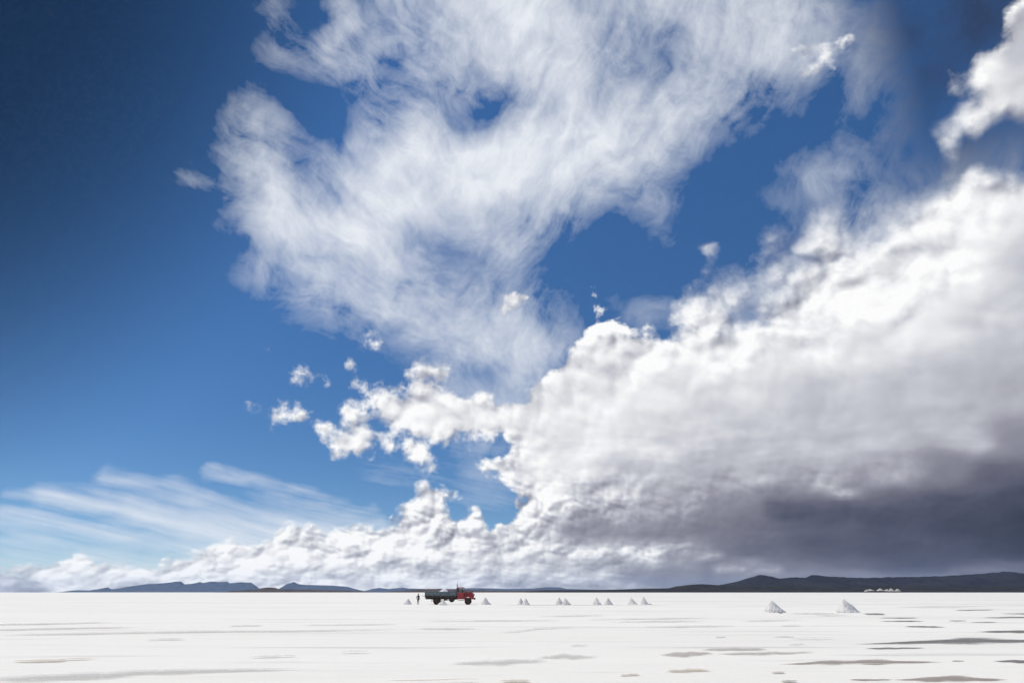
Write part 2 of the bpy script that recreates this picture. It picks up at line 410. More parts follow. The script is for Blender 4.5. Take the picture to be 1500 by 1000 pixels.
# thin dry air at 3650 m: deep blue, dimmed low down; lens falloff painted into the upper left
deep = N.mr(el, math.radians(6), math.radians(34), 0.72, 1.0, smooth=False)
vignette = N.mr(N.vm('DOT_PRODUCT', D, (-0.759, 0.304, 0.607)), 0.73, 0.97, 1.0, 0.20)
skyc = N.node('ShaderNodeHueSaturation', {'Saturation': 1.2, 'Value': N.mul(deep, vignette), 'Fac': 1.0, 'Color': skyc})
bg_sky = N.node('ShaderNodeBackground', {0: skyc, 1: 0.12})
bg_ci = N.node('ShaderNodeBackground', {0: ci_col, 1: 1.0})
bg_cu = N.node('ShaderNodeBackground', {0: cu_col, 1: 1.0})
m1 = N.node('ShaderNodeMixShader', {0: a_ci, 1: bg_sky, 2: bg_ci})
m2 = N.node('ShaderNodeMixShader', {0: a_cu, 1: m1, 2: bg_cu})
N.node('ShaderNodeOutputWorld', {0: m2}, out=None)
world.cycles.sampling_method = 'MANUAL'
world.cycles.sample_map_resolution = 512

# ================================================================== places on the ground
def ray(px, py):
    a, b = (px - 750) / F, (500 - py) / F
    return Vector((a, _cp - b * _sp, _sp + b * _cp))
def ground(px, py, z=0.0):
    """The point of the salt flat that the photograph shows at a pixel."""
    r = ray(px, py)
    t = (z - CAM_H) / r.z
    return Vector((r.x * t, r.y * t, z))
def at_y(px, py, Y):
    """The point at forward distance Y in the direction of a pixel."""
    r = ray(px, py)
    t = Y / r.y
    return Vector((r.x * t, Y, CAM_H + r.z * t))

# ================================================================== object helpers
def put(name, verts, faces, material, parent=None, smooth=False, loc=None):
    me = bpy.data.meshes.new(name)
    me.from_pydata([tuple(v) for v in verts], [], faces)
    me.update()
    if smooth:
        me.polygons.foreach_set('use_smooth', [True] * len(me.polygons))
    ob = bpy.data.objects.new(name, me)
    COL.objects.link(ob)
    if material: me.materials.append(material)
    if parent: ob.parent = parent
    if loc: ob.location = loc
    return ob
def tag(ob, label, cat, group=None):
    ob['label'] = label; ob['category'] = cat
    if group: ob['group'] = group
    return ob
def structure(ob):
    ob['kind'] = 'structure'
    return ob

def mat(name, build):
    m = bpy.data.materials.new(name)
    m.use_nodes = True
    m.node_tree.nodes.clear()
    n = NT(m.node_tree)
    sh = build(n)
    n.node('ShaderNodeOutputMaterial', {0: sh}, out=None)
    return m
def principled(n, col, rough=0.6, metal=0.0, spec=0.4, normal=None, coat=0.0):
    return n.node('ShaderNodeBsdfPrincipled', {'Base Color': col if isinstance(col, bpy.types.NodeSocket) else (*col, 1), 'Roughness': rough, 'Metallic': metal,
                                               'Specular IOR Level': spec, 'Coat Weight': coat, **({'Normal': normal} if normal else {})})
def worn(name, c0, c1, scale=4.0, rough=0.6, metal=0.0, spec=0.4, dust=0.25, coat=0.0):
    """Painted or bare surface with patchy wear and a dusting of salt."""
    def b(n):
        P = n.node('ShaderNodeTexCoord', out='Object')
        a = n.noise(P, scale, 6.0, 0.6)
        c = n.mixc(n.mr(a, .35, .7), (*c0, 1), (*c1, 1))
        d = n.noise(P, scale * 3.1, 5.0, 0.65)
        c = n.mixc(n.mul(n.mr(d, .52, .75), dust), c, (.55, .52, .49, 1))
        bump = n.node('ShaderNodeBump', {'Strength': 0.25, 'Distance': 0.02, 'Height': a})
        return principled(n, c, n.mr(d, .3, .7, rough - .1, rough + .15), metal, spec, bump, coat)
    return mat(name, b)

# ================================================================== salt flat
def salt_surface(n, P, heap=False):
    big = n.noise(n.vm('MULTIPLY', P, (0.010, 0.05, 0.05)), 1.0, 6.0, 0.6)
    streak = n.noise(n.vm('MULTIPLY', P, (0.045, 0.60, 0.2)), 1.0, 7.0, 0.60, dist=0.3)
    mott = n.noise(n.vm('MULTIPLY', P, (0.6, 1.2, 1.0)), 1.0, 6.0, 0.65)
    grain = n.noise(P, 9.0, 5.0, 0.7)
    return big, streak, mott, grain

def b_salt(n):
    P = n.node('ShaderNodeTexCoord', out='Object')
    x, y, z = n.xyz(P)
    big, streak, mott, grain = salt_surface(n, P)
    # clean crust, thin damp streaks, pale ochre silt; more damp to the right (+x), with the cloud's shade painted into the grey
    wet_shade = n.mr(x, -20.0, 75.0, 0.0, 1.0)
    left = n.mr(x, -22.0, -60.0, 0.0, 1.0)
    clean = n.mixc(n.mr(big, .3, .7), (.83, .815, .765, 1), (.78, .765, .715, 1))
    lo = n.sub(0.575, n.mul(wet_shade, 0.06))
    k = n.mul(n.mr(streak, lo, n.add(lo, 0.12)), n.mix(wet_shade, 0.52, 0.68))
    c = n.mixc(k, clean, (.44, .425, .42, 1))
    k2 = n.mul(n.mr(mott, .50, .72), n.mix(wet_shade, 0.06, 0.14))
    c = n.mixc(k2, c, (.60, .585, .56, 1))
    silt = n.noise(n.vm('MULTIPLY', P, (0.05, 0.3, 0.2)), 1.3, 4.0, 0.6)
    c = n.mixc(n.mul(n.mr(silt, .64, .76), 0.16), c, (.66, .58, .47, 1))
    st2 = n.noise(n.vm('MULTIPLY', P, (0.11, 1.7, 0.2)), 1.0, 6.0, 0.62)
    c = n.mixc(n.mul(n.mr(st2, .54, .70), n.mix(wet_shade, .20, .34)), c, (.56, .54, .515, 1))
    c = n.mixc(n.mul(n.mr(big, .50, .68), n.mix(wet_shade, .10, .26)), c, (.60, .58, .555, 1))
    g2 = n.noise(P, 30.0, 3.0, 0.6)
    c = n.mixc(n.mul(n.mr(g2, .62, .78), 0.34), c, (.50, .48, .46, 1))
    h = n.add(n.mul(mott, 0.6), n.add(n.mul(grain, 0.35), n.mul(streak, 0.5)))
    dist = n.vm('LENGTH', P)
    bump = n.node('ShaderNodeBump', {'Strength': n.mr(dist, 15.0, 160.0, 0.9, 0.05), 'Distance': 0.05, 'Height': h})
    return principled(n, c, 0.85, 0.0, 0.25, bump)
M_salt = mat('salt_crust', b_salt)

rings = [0.0] + [3.0 * 1.16 ** i for i in range(67)]
rings = [r for r in rings if r < 52000] + [56000.0]
NB = 144
gv = [(0, 0, 0)]
gf = []
for r in rings[1:]:
    for k in range(NB):
        a = 2 * math.pi * k / NB
        gv.append((r * math.sin(a), r * math.cos(a), 0.0))
for k in range(NB):
    gf.append((0, 1 + (k + 1) % NB, 1 + k))
for i in range(len(rings) - 2):
    for k in range(NB):
        a, b = 1 + i * NB + k, 1 + i * NB + (k + 1) % NB
        gf.append((a, b, b + NB, a + NB))
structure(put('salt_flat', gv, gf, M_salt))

# ------------------------------------------------------------------ damp pans in the crust, and a trench's painted shading
def damp(name, c0, c1, strength):
    def b(n):
        P = n.node('ShaderNodeTexCoord', out='Object')
        uv = n.node('ShaderNodeTexCoord', out='UV')
        u, v, _ = n.xyz(uv)
        e = n.mul(n.m('ABSOLUTE', n.sub(v, .5)), 2.0)
        nz = n.add(n.mul(n.noise(n.vm('MULTIPLY', P, (0.25, 1.3, 1.0)), 1.0, 4.0, 0.6), .6), n.mul(n.noise(n.vm('MULTIPLY', P, (1.1, 4.5, 1.0)), 1.0, 6.0, 0.68), .4))
        ends = n.mul(n.mr(u, 0.0, 0.18), n.mr(u, 1.0, 0.82))
        k = n.mul(n.mr(n.add(e, n.mul(n.sub(nz, .5), 2.6)), 0.95, 0.35), ends)
        spots = n.noise(P, 3.0, 6.0, 0.7)
        k = n.mul(k, n.mr(spots, .68, .56, 0.35, 1.0))
        c = n.mixc(nz, (*c0, 1), (*c1, 1))
        s = principled(n, c, 0.75, 0.0, 0.2)
        tr = n.node('ShaderNodeBsdfTransparent')
        return n.node('ShaderNodeMixShader', {0: n.mul(k, strength), 1: tr, 2: s})
    return mat(name, b)
M_grey = damp('grey_mud_shade', (.13, .125, .13), (.24, .225, .22), 0.80)
M_brown = damp('damp_brown_mud', (.26, .215, .195), (.40, .35, .32), 0.78)
M_faint = damp('drying_mud', (.34, .30, .28), (.48, .44, .41), 0.50)
M_tan = damp('ochre_silt', (.42, .33, .22), (.60, .52, .41), 0.60)
M_pale = damp('damp_salt_shade', (.42, .415, .42), (.56, .545, .53), 0.42)
pan_rng = random.Random(4)
def pan(pts, half, material, z=0.004):
    """A shallow damp pan or strip of painted shading: pts = pixels along its length, half = its half depth in pixels there."""
    xs = [p[0] for p in pts]; ys = [p[1] for p in pts]
    hs = half if isinstance(half, (list, tuple)) else [half] * len(pts)
    n = max(10, int((xs[-1] - xs[0]) / 4))
    ph = [pan_rng.uniform(0, 6.28) for _ in range(6)]
    vs, fs, uvs = [], [], []
    for i in range(n + 1):
        t = i / n
        x = xs[0] + (xs[-1] - xs[0]) * t
        y = float(np.interp(x, xs, ys)); h = float(np.interp(x, xs, hs))
        prof = max(.06, math.sin(math.pi * min(1, max(0, t * .96 + .02))) ** .95)
        w1 = 1 + .16 * math.sin(t * 9 + ph[0]) + .12 * math.sin(t * 23 + ph[1])
        w2 = 1 + .16 * math.sin(t * 8 + ph[2]) + .12 * math.sin(t * 25 + ph[3])
        a = ground(x, y - h * prof * w1 * 1.25, z); b = ground(x, y + h * prof * w2 * 1.25, z)
        vs += [b, a]; uvs += [(t, 0.0), (t, 1.0)]
        if i: fs.append((2 * i - 2, 2 * i, 2 * i + 1, 2 * i - 1))
    ob = put('damp_shade_pan', vs, fs, material)
    uvl = ob.data.uv_layers.new(name='UVMap')
    for l in ob.data.loops: uvl.data[l.index].uv = uvs[l.vertex_index]
    structure(ob)
    return ob
PANS = [([(1240, 943.5), (1345, 940.5), (1400, 938), (1560, 938.5)], [2.2, 3.4, 4.2, 3.6], M_grey), ([(1262, 949.5), (1360, 948.5)], 1.5, M_grey),
        ([(1134, 972.5), (1200, 970), (1260, 969), (1390, 969)], [2, 3.6, 3.6, 2], M_brown), ([(1393, 967.5), (1414, 967)], .9, M_grey), ([(1450, 967.5), (1560, 968.5)], 2.4, M_grey),
        ([(1300, 995), (1380, 993), (1482, 994.5)], [2.4, 4.2, 3], M_brown), ([(1240, 994.5), (1312, 994.5)], 1.2, M_brown), ([(1428, 924.3), (1560, 925)], 2.0, M_grey),
        ([(1322, 917), (1388, 917.8)], 1.3, M_grey), ([(1284, 904.5), (1350, 904.3)], .8, M_grey), ([(1286, 909.3), (1358, 909)], .8, M_grey), ([(1388, 908.6), (1418, 908.4)], .7, M_grey),
        ([(1395, 893.2), (1460, 892.6)], .7, M_grey), ([(1434, 904), (1560, 903)], 1.0, M_grey), ([(1460, 898.2), (1560, 898.4)], .8, M_grey), ([(1420, 910.8), (1464, 910.4)], .6, M_grey),
        ([(962, 958.5), (1000, 957), (1050, 956)], [2.2, 3.6, 2.6], M_faint), ([(1022, 950.3), (1130, 949.8)], 2.5, M_faint), ([(1040, 956.5), (1120, 956), (1202, 953.6)], [1.2, 2.2, 2.2], M_faint),
        ([(970, 982), (1010, 980.5), (1046, 981.3)], 2.3, M_tan), ([(905, 988), (940, 986.5)], 1.6, M_tan), ([(1142, 997), (1170, 996)], 1.1, M_brown), ([(1128, 984), (1152, 983.4)], 1.0, M_brown),
        ([(1046, 932.4), (1065, 932)], .9, M_pale), ([(1128, 931.8), (1168, 931.4)], .8, M_pale), ([(1152, 943), (1184, 942)], .8, M_pale),
        ([(780, 962), (830, 960.5), (880, 960.5)], [1.8, 3.8, 2.2], M_pale), ([(650, 971), (730, 968), (810, 966)], [2, 4, 3], M_pale), ([(730, 996.5), (780, 995.6)], 2.2, M_tan), ([(832, 944.4), (864, 943.6)], .9, M_pale),
        ([(-60, 993), (60, 992), (130, 988), (200, 983.5), (300, 980.5), (470, 978)], [7, 6.4, 5.4, 4.2, 3.4, 2.4], M_pale),
        ([(-60, 915), (80, 912.5), (178, 910)], 1.0, M_pale), ([(-60, 922.5), (100, 919.5), (220, 917)], 1.2, M_pale), ([(-60, 930), (150, 926.5), (300, 924), (470, 922.5), (640, 919.5)], [1.3, 1.2, 1.2, 1, .9], M_pale),
        ([(10, 967.8), (60, 966.4), (148, 962.4)], [2.0, 1.8, 1.4], M_tan), ([(330, 916.2), (390, 915)], .9, M_pale), ([(430, 914.8), (600, 913)], .8, M_pale), ([(360, 961), (440, 958.8)], 1.2, M_pale),
        ([(210, 936), (275, 934.5)], 1.0, M_pale), ([(780, 902), (900, 900.2)], .6, M_pale), ([(600, 908.8), (840, 907.2)], .7, M_pale), ([(850, 906.6), (1050, 903.8)], .8, M_pale), ([(880, 910.2), (1045, 908)], .8, M_pale),
        ([(930, 917), (1090, 915.4)], 1.0, M_pale), ([(600, 919.8), (710, 919)], 1.0, M_pale), ([(720, 925), (760, 923.5), (785, 919.5), (850, 917)], .8, M_pale),
        ([(1148, 897.8), (1234, 897.6)], .8, M_pale), ([(1262, 898.2), (1300, 898.6)], 1.0, M_grey), ([(700, 885.6), (1010, 885.2)], .45, M_pale),  # first two strips paint the trench shading by the larger heaps
        ([(1190, 900.5), (1250, 900)], .6, M_pale), ([(1300, 888.5), (1460, 887)], .6, M_pale), ([(1080, 908.5), (1180, 906.5)], .7, M_pale), ([(1140, 915.2), (1176, 914.6)], .8, M_pale), ([(1150, 934), (1230, 933)], .7, M_pale),
        ([(495, 953.6), (545, 952.4)], .9, M_pale), ([(560, 996.5), (640, 995), (712, 992.8)], 1.3, M_tan)]
for i, (pts, half, m) in enumerate(PANS):
    pan(pts, half, m, 0.004 + 0.0012 * i)

# ================================================================== hills on the far shore
def rock(name, c0, c1, scale):
    def b(n):
        P = n.node('ShaderNodeTexCoord', out='Object')
        a = n.noise(n.vm('MULTIPLY', P, (1, 1, 4)), scale, 8.0, 0.62)
        c = n.mixc(n.mr(a, .35, .68), (*c0, 1), (*c1, 1))
        return principled(n, c, 0.95, 0.0, 0.1)
    return mat(name, b)
M_blue = rock('haze_tinted_rock', (.045, .055, .08), (.075, .082, .105), .0012)  # part of the distance haze's blue is put into the rock colour
M_shore = rock('brown_shore_rock', (.055, .042, .038), (.10, .078, .066), .004)
M_shaded = rock('storm_shaded_slope', (.010, .009, .014), (.024, .021, .027), .0012)  # the storm's shade over these slopes is put into the rock colour
M_shaded_shore = rock('storm_shaded_shore', (.010, .010, .011), (.032, .028, .026), .004)  # shore colour darkened to stand for the storm's shade

def fnoise(x, y, seed):
    v, a, f = 0.0, 1.0, 1.0
    for o in range(5):
        v += a * math.sin(x * f * 1.7 + seed + o * 1.3 + 1.1 * math.sin(y * f * 1.3 + seed * 2 + o)) * math.sin(y * f * 1.9 + seed * 1.7 + o * 2.1 + 1.3 * math.sin(x * f * 1.1 + o))
        a *= .52; f *= 2.03
    return v
def hill(name, prof, Y, depth, material, seed, back=1.0, rows=17, rough=.16, wob=.35):
    """A ridge whose skyline runs along prof (pixels), standing Y metres off, with spurs front and back."""
    x0, x1 = prof[0][0], prof[-1][0]
    n = max(24, int((x1 - x0) / 1.5))
    vs, fs = [], []
    rr = random.Random(seed)
    jag = 0.0
    for i in range(n + 1):
        px = x0 + (x1 - x0) * i / n
        py = float(np.interp(px, [p[0] for p in prof], [p[1] for p in prof]))
        jag = jag * .6 + rr.uniform(-.3, .3)
        h = max(0.0, (at_y(px, py, Y).z - 0.0)) + max(0, 866.5 - py) * .04 * jag * Y / 1000
        X = at_y(px, py, Y).x
        for j in range(rows):
            t = j / (rows - 1) * 2 - 1                      # -1 front foot, 0 crest, 1 back foot
            s = (1 - abs(t)) ** (1.25 if t < 0 else 1.5)
            spur = 1 + rough * fnoise(px * .09, t * 3.5, seed) * (1 - s) * 3 * s
            z = h * s * spur if 0 < j < rows - 1 else -2.0
            dyy = t * depth * (back if t > 0 else 1) * (1 + wob * fnoise(px * .035, 0, seed + 3) * .4)
            vs.append((X * (1 + dyy / Y * .6), Y + dyy, z if abs(t) < .999 else -2.0))
        if i:
            a, b = (i - 1) * rows, i * rows
            for j in range(rows - 1): fs.append((a + j, b + j, b + j + 1, a + j + 1))
    ob = put(name, vs, fs, material, smooth=False)
    structure(ob)
    return ob
hill('mountain_range', [(92, 867), (99, 865.6), (104, 864.4), (115, 863.8), (130, 864.3), (145, 862), (158, 859.6), (163, 862.6), (172, 861.6), (185, 859), (200, 856.8), (215, 855), (240, 853.6), (258, 851.2), (265, 850.6), (270, 855.4),
     (285, 853.6), (293, 851.4), (297, 853.2), (308, 851), (320, 851.4), (334, 851.6), (336, 853.6), (352, 852.2), (368, 852.8), (374, 857), (380, 861.5), (392, 866.5)], 52000, 3500, M_blue, 1.0)
hill('mountain_range', [(396, 866.8), (408, 862), (420, 855), (427, 852.6), (431, 851.4), (436, 854.6), (450, 856.2), (470, 856.6), (490, 857.2), (510, 859), (520, 862), (540, 866.5)], 50000, 3000, M_blue, 2.0)
hill('far_hills', [(528, 866.6), (545, 862), (555, 860.4), (570, 862), (590, 860), (600, 861.3), (620, 861.8), (660, 862), (690, 860.8), (710, 860.8), (740, 861.8), (780, 861.4), (800, 859.3), (820, 859.8), (830, 861.8), (870, 863), (930, 866.5)], 51000, 3000, M_blue, 3.0)
hill('shore_hill', [(322, 866.8), (345, 864.6), (375, 863), (382, 861), (392, 859.6), (402, 860), (410, 862.4), (450, 862.8), (490, 863.8), (530, 865.3), (548, 866.8)], 14000, 900, M_shore, 4.0)
hill('shore_hill', [(556, 866.8), (590, 864.6), (610, 863.3), (625, 862.2), (645, 861.6), (665, 862.6), (690, 863.8), (720, 864.4), (760, 864.6), (800, 863.6), (850, 864), (900, 865.5), (930, 866.8)], 11000, 900, M_shore, 5.0)
hill('shore_hill', [(770, 866.8), (800, 864), (900, 863), (940, 861.6), (980, 861), (990, 858.2), (1010, 856), (1030, 855), (1060, 857), (1100, 858.2), (1160, 857.6), (1240, 858.6), (1330, 857.6), (1420, 858.8), (1520, 857.6), (1640, 859), (1800, 866.5)], 8000, 1200, M_shaded_shore, 6.0)
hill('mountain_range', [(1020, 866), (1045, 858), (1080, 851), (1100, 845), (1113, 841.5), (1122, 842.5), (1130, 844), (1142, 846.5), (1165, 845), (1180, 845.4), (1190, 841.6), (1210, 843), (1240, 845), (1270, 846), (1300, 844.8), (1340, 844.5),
     (1380, 843.2), (1410, 841.4), (1440, 840), (1470, 836.5), (1485, 837.6), (1500, 839), (1560, 843), (1650, 850), (1760, 866)], 15000, 3000, M_shaded, 7.0)

# ================================================================== heaps of salt
def b_heap(n):
    P = n.node('ShaderNodeTexCoord', out='Object')
    a = n.noise(P, 4.0, 7.0, 0.65)
    g = n.noise(P, 22.0, 5.0, 0.7)
    runs = n.noise(n.vm('MULTIPLY', P, (7.0, 7.0, 1.6)), 1.0, 5.0, 0.6)
    c = n.mixc(n.mr(a, .35, .7), (.82, .795, .77, 1), (.70, .675, .65, 1))
    c = n.mixc(n.mul(n.mr(runs, .52, .7), .45), c, (.40, .37, .36, 1))
    c = n.mixc(n.mul(n.mr(g, .6, .75), .35), c, (.32, .29, .28, 1))
    bump = n.node('ShaderNodeBump', {'Strength': 0.8, 'Distance': 0.06, 'Height': n.add(g, n.mul(runs, .8))})
    return principled(n, c, 0.9, 0.0, 0.2, bump)
M_heap = mat('heaped_salt', b_heap)
def cone_mesh(name, w, d, h, apex, seed, segs=40, rows=15, sag=1.12, base=-.03):
    rr = random.Random(seed)
    ph = [rr.uniform(0, 6.28) for _ in range(8)]
    vs, fs = [], []
    for j in range(rows):
        t = j / rows                                        # 0 foot, 1 tip
        for k in range(segs):
            a = 2 * math.pi * k / segs
            lump = 1 + .09 * math.sin(2 * a + ph[0]) + .09 * math.sin(3 * a + ph[1] + 3 * t) + .06 * math.sin(7 * a + ph[2] + 5 * t) + .05 * math.sin(11 * a + ph[3] + 11 * t) + .06 * math.sin(9 * t + ph[4] + a) + rr.uniform(-.05, .05)
            r = (1 - t) ** sag * lump + .02
            z = h * t + rr.uniform(-.012, .012) * h * (0 if j == 0 else 1)
            vs.append((r * w / 2 * math.cos(a) + apex * t ** 1.1, r * d / 2 * math.sin(a), base if j == 0 else z))
    vs.append((apex, 0, h))
    for j in range(rows - 1):
        for k in range(segs):
            fs.append((j * segs + k, j * segs + (k + 1) % segs, (j + 1) * segs + (k + 1) % segs, (j + 1) * segs + k))
    top = (rows - 1) * segs
    for k in range(segs): fs.append((top + k, top + (k + 1) % segs, len(vs) - 1))
    return vs, fs
PG = 'salt heaps shovelled up on the flat'
HEAPS = [(590, 603, 597, 876, 885.3, 'small salt heap beside the standing person, behind the truck'),
         (641, 655, 648.5, 878, 886.4, 'salt heap standing against the truck\'s side, just ahead of its rear wheel'),
         (703.5, 718, 710.8, 874.0, 885.6, 'lone salt heap just ahead of the red truck\'s front bumper'),
         (757.5, 767.5, 763, 875.0, 885.6, 'second salt heap ahead of the truck\'s bumper, touching the third'),
         (764, 776.5, 770, 875.2, 886.0, 'third salt heap ahead of the truck\'s bumper, touching the second'),
         (814, 825, 819.3, 874.2, 885.5, 'fourth salt heap ahead of the truck\'s bumper, slim, touching the fifth'),
         (822, 837, 828.3, 875.2, 886.0, 'fifth salt heap ahead of the truck\'s bumper, broad, touching the fourth'),
         (867.5, 882, 874.5, 874.2, 885.6, 'sixth salt heap ahead of the truck\'s bumper, standing clear of the seventh'),
         (885.5, 898, 891.3, 874.8, 885.6, 'seventh salt heap ahead of the truck\'s bumper, standing clear of the sixth'),
         (920, 935, 925.8, 874.6, 885.4, 'eighth salt heap ahead of the truck\'s bumper, next to the last of the row'),
         (938.5, 951, 943.4, 873.4, 885.4, 'last salt heap of the truck\'s row, steep, a dark lump at its foot'),  # the lump is the low dark mark put at its right foot
         (1122, 1154.5, 1134.7, 879.0, 897.4, 'larger salt heap apart from the row, nearer the truck of the two'),
         (1230.5, 1264.5, 1242, 877.0, 897.4, 'larger salt heap apart from the row, farther from the truck of the two')]
for i, (xa, xb, xt, yt, yb, label) in enumerate(HEAPS):
    p = ground((xa + xb) / 2, yb - .5)
    q0, q1 = at_y(xa, yb, p.y), at_y(xb, yb, p.y)
    top = at_y(xt, yt, p.y)
    w = q1.x - q0.x
    vs, fs = cone_mesh('salt_heap', w, w * .85, top.z, top.x - p.x, 20 + i, sag=1.0 if i < 11 else .98)
    ob = put('salt_heap', vs, fs, M_heap, smooth=False, loc=(p.x, p.y + w * .4, 0))
    tag(ob, label, 'salt heap', PG)
p = ground(952.5, 884.6)
vs, fs = cone_mesh('dark_foot_mark', .62, .3, .13, .05, 77, segs=16, rows=5)
M_mark = worn('dark_mark', (.05, .045, .045), (.11, .10, .095), 6.0, .9, dust=.2)
tag(put('dark_foot_mark', vs, fs, M_mark, loc=tuple(p)), 'small dark mark at the foot of the last salt heap in the row', 'lump')  # low dark form at the heap's right foot
p = ground(1143.5, 897.9)
vs, fs = cone_mesh('dark_foot_mark', .42, .2, .10, .03, 78, segs=16, rows=5)
tag(put('dark_foot_mark', vs, fs, M_mark, loc=tuple(p)), 'dark form standing in for shadow at the foot of a larger salt heap apart from the row', 'lump')  # dark form put where this heap's shadow falls

# pale mounds on the far shore, under the dark mountains
M_mound = rock('pale_shore_mound', (.46, .43, .36), (.66, .63, .57), .02)
for i, (xa, xb, yt, yb) in enumerate(((1264.5, 1273, 862.2, 864.4), (1270, 1284, 861.6, 864.2), (1281, 1296, 860.3, 864.4), (1291, 1303, 861.6, 864.4), (1300, 1312, 859.8, 864.6), (1308, 1319.5, 860.8, 864.8))):
    Y = 7050 + (i % 2) * 50
    a, b = at_y(xa, yb, Y), at_y(xb, yt, Y)
    w = b.x - a.x
    vs, fs = cone_mesh('pale_mound', w, w * .7, (b.z - a.z) * .75 + 14, w * (.12, -.2, .05, .2, -.1, .1)[i], 50 + i, segs=28, rows=8, sag=.8, base=-10)
    ob = put('pale_mound', vs, fs, M_mound, loc=((a.x + b.x) / 2, Y, a.z - 14))
    tag(ob, 'low pale sunlit mound on the dark far shore below the mountains', 'mound', 'pale mounds on the far shore')

# ================================================================== truck
M_red = worn('red_paint', (.36, .012, .022), (.27, .014, .02), 2.2, .38, 0, .5, .18, coat=.25)
M_bed = worn('blue_grey_boards', (.085, .115, .14), (.13, .155, .17), 3.0, .7, 0, .3, .35)
M_under = worn('oily_chassis', (.035, .026, .022), (.075, .05, .038), 5.0, .8, 0, .3, .25)
M_tyre = worn('dusty_tyre', (.030, .022, .020), (.075, .050, .042), 5.0, .9, 0, .2, .25)
M_rim = worn('rusty_rim', (.16, .035, .028), (.11, .05, .035), 6.0, .7, .2, .4, .3)
M_black = worn('black_rubber', (.018, .018, .02), (.035, .033, .033), 5.0, .7, 0, .3, .1)
M_chrome = worn('dull_steel', (.35, .35, .35), (.22, .21, .2), 6.0, .35, .9, .5, .2)
M_lamp = worn('lamp_glass', (.75, .75, .72), (.6, .6, .58), 3.0, .12, 0, .6, .1)
def b_glass(n):
    g = n.node('ShaderNodeBsdfGlass', {'Color': (.75, .82, .82, 1), 'Roughness': .02, 'IOR': 1.1})
    t = n.node('ShaderNodeBsdfTransparent', {0: (.78, .83, .83, 1)})
    gl = n.node('ShaderNodeBsdfGlossy', {0: (.9, .95, 1, 1), 'Roughness': .04})
    fr = n.node('ShaderNodeFresnel', {'IOR': 1.5})
    return n.node('ShaderNodeMixShader', {0: fr, 1: t, 2: gl})
M_glass = mat('window_glass', b_glass)

def boxm(x0, x1, y0, y1, z0, z1, bev=0.0):
    """Box, edges chamfered by bev."""
    import bmesh
    bm = bmesh.new()
    bmesh.ops.create_cube(bm, size=1)
    for v in bm.verts:
        v.co = ((x0 + x1) / 2 + v.co.x * (x1 - x0), (y0 + y1) / 2 + v.co.y * (y1 - y0), (z0 + z1) / 2 + v.co.z * (z1 - z0))
    if bev: bmesh.ops.bevel(bm, geom=bm.edges[:], offset=bev, segments=2, affect='EDGES', clamp_overlap=True)
    vs = [tuple(v.co) for v in bm.verts]; fs = [[v.index for v in f.verts] for f in bm.faces]
    bm.free()
    return vs, fs
def prism(pts, y0, y1, bev=0.0):
    """Outline in x,z pulled across from y0 to y1."""
    import bmesh
    bm = bmesh.new()
    f = bm.faces.new([bm.verts.new((x, y0, z)) for x, z in pts])
    r = bmesh.ops.extrude_face_region(bm, geom=[f])
    for v in r['geom']:
        if isinstance(v, bmesh.types.BMVert): v.co.y = y1
    bmesh.ops.recalc_face_normals(bm, faces=bm.faces[:])
    if bev: bmesh.ops.bevel(bm, geom=bm.edges[:], offset=bev, segments=2, affect='EDGES', clamp_overlap=True)
    bm.verts.index_update()
    vs = [tuple(v.co) for v in bm.verts]; fs = [[v.index for v in f.verts] for f in bm.faces]
    bm.free()
    return vs, fs
def lathe_y(prof, cx, cz, segs=32):
    """Profile (radius, y) turned about the y axis through cx, cz."""
    vs, fs = [], []
    for r, y in prof:
        for k in range(segs):
            a = 2 * math.pi * k / segs
            vs.append((cx + r * math.cos(a), y, cz + r * math.sin(a)))
    for j in range(len(prof) - 1):
        for k in range(segs): fs.append((j * segs + k, (j + 1) * segs + k, (j + 1) * segs + (k + 1) % segs, j * segs + (k + 1) % segs))
    fs.append(list(range(segs))); fs.append(list(range((len(prof) - 1) * segs, len(prof) * segs))[::-1])
    return vs, fs
def tube(pts, r, segs=10):
    vs, fs = [], []
    pts = [Vector(p) for p in pts]
    for i, p in enumerate(pts):
        d = (pts[min(i + 1, len(pts) - 1)] - pts[max(i - 1, 0)]).normalized()
        q = d.to_track_quat('Z', 'Y')
        rr = r[i] if isinstance(r, (list, tuple)) else r
        for k in range(segs):
            a = 2 * math.pi * k / segs
            vs.append(tuple(p + q @ Vector((rr * math.cos(a), rr * math.sin(a), 0))))
    for i in range(len(pts) - 1):
        for k in range(segs): fs.append((i * segs + k, i * segs + (k + 1) % segs, (i + 1) * segs + (k + 1) % segs, (i + 1) * segs + k))
    fs.append(list(range(segs))[::-1]); fs.append(list(range((len(pts) - 1) * segs, len(pts) * segs)))
    return vs, fs

g_rear = ground(639, 885.2)
TY = g_rear.y
S = (at_y(685, 885, TY).x - at_y(639, 885, TY).x) / 4.95       # size against a 4.95 m wheelbase
truck = bpy.data.objects.new('flatbed_truck', None)
COL.objects.link(truck)
truck.location = (at_y(639, 885, TY).x, TY + 1.15 * S, 0)
truck.scale = (S, S, S)
tag(truck, 'old red bonneted flatbed truck with blue-grey drop sides carrying salt', 'truck')
def part(name, vf, m, parent=truck, smooth=False):
    return put(name, vf[0], vf[1], m, parent, smooth)
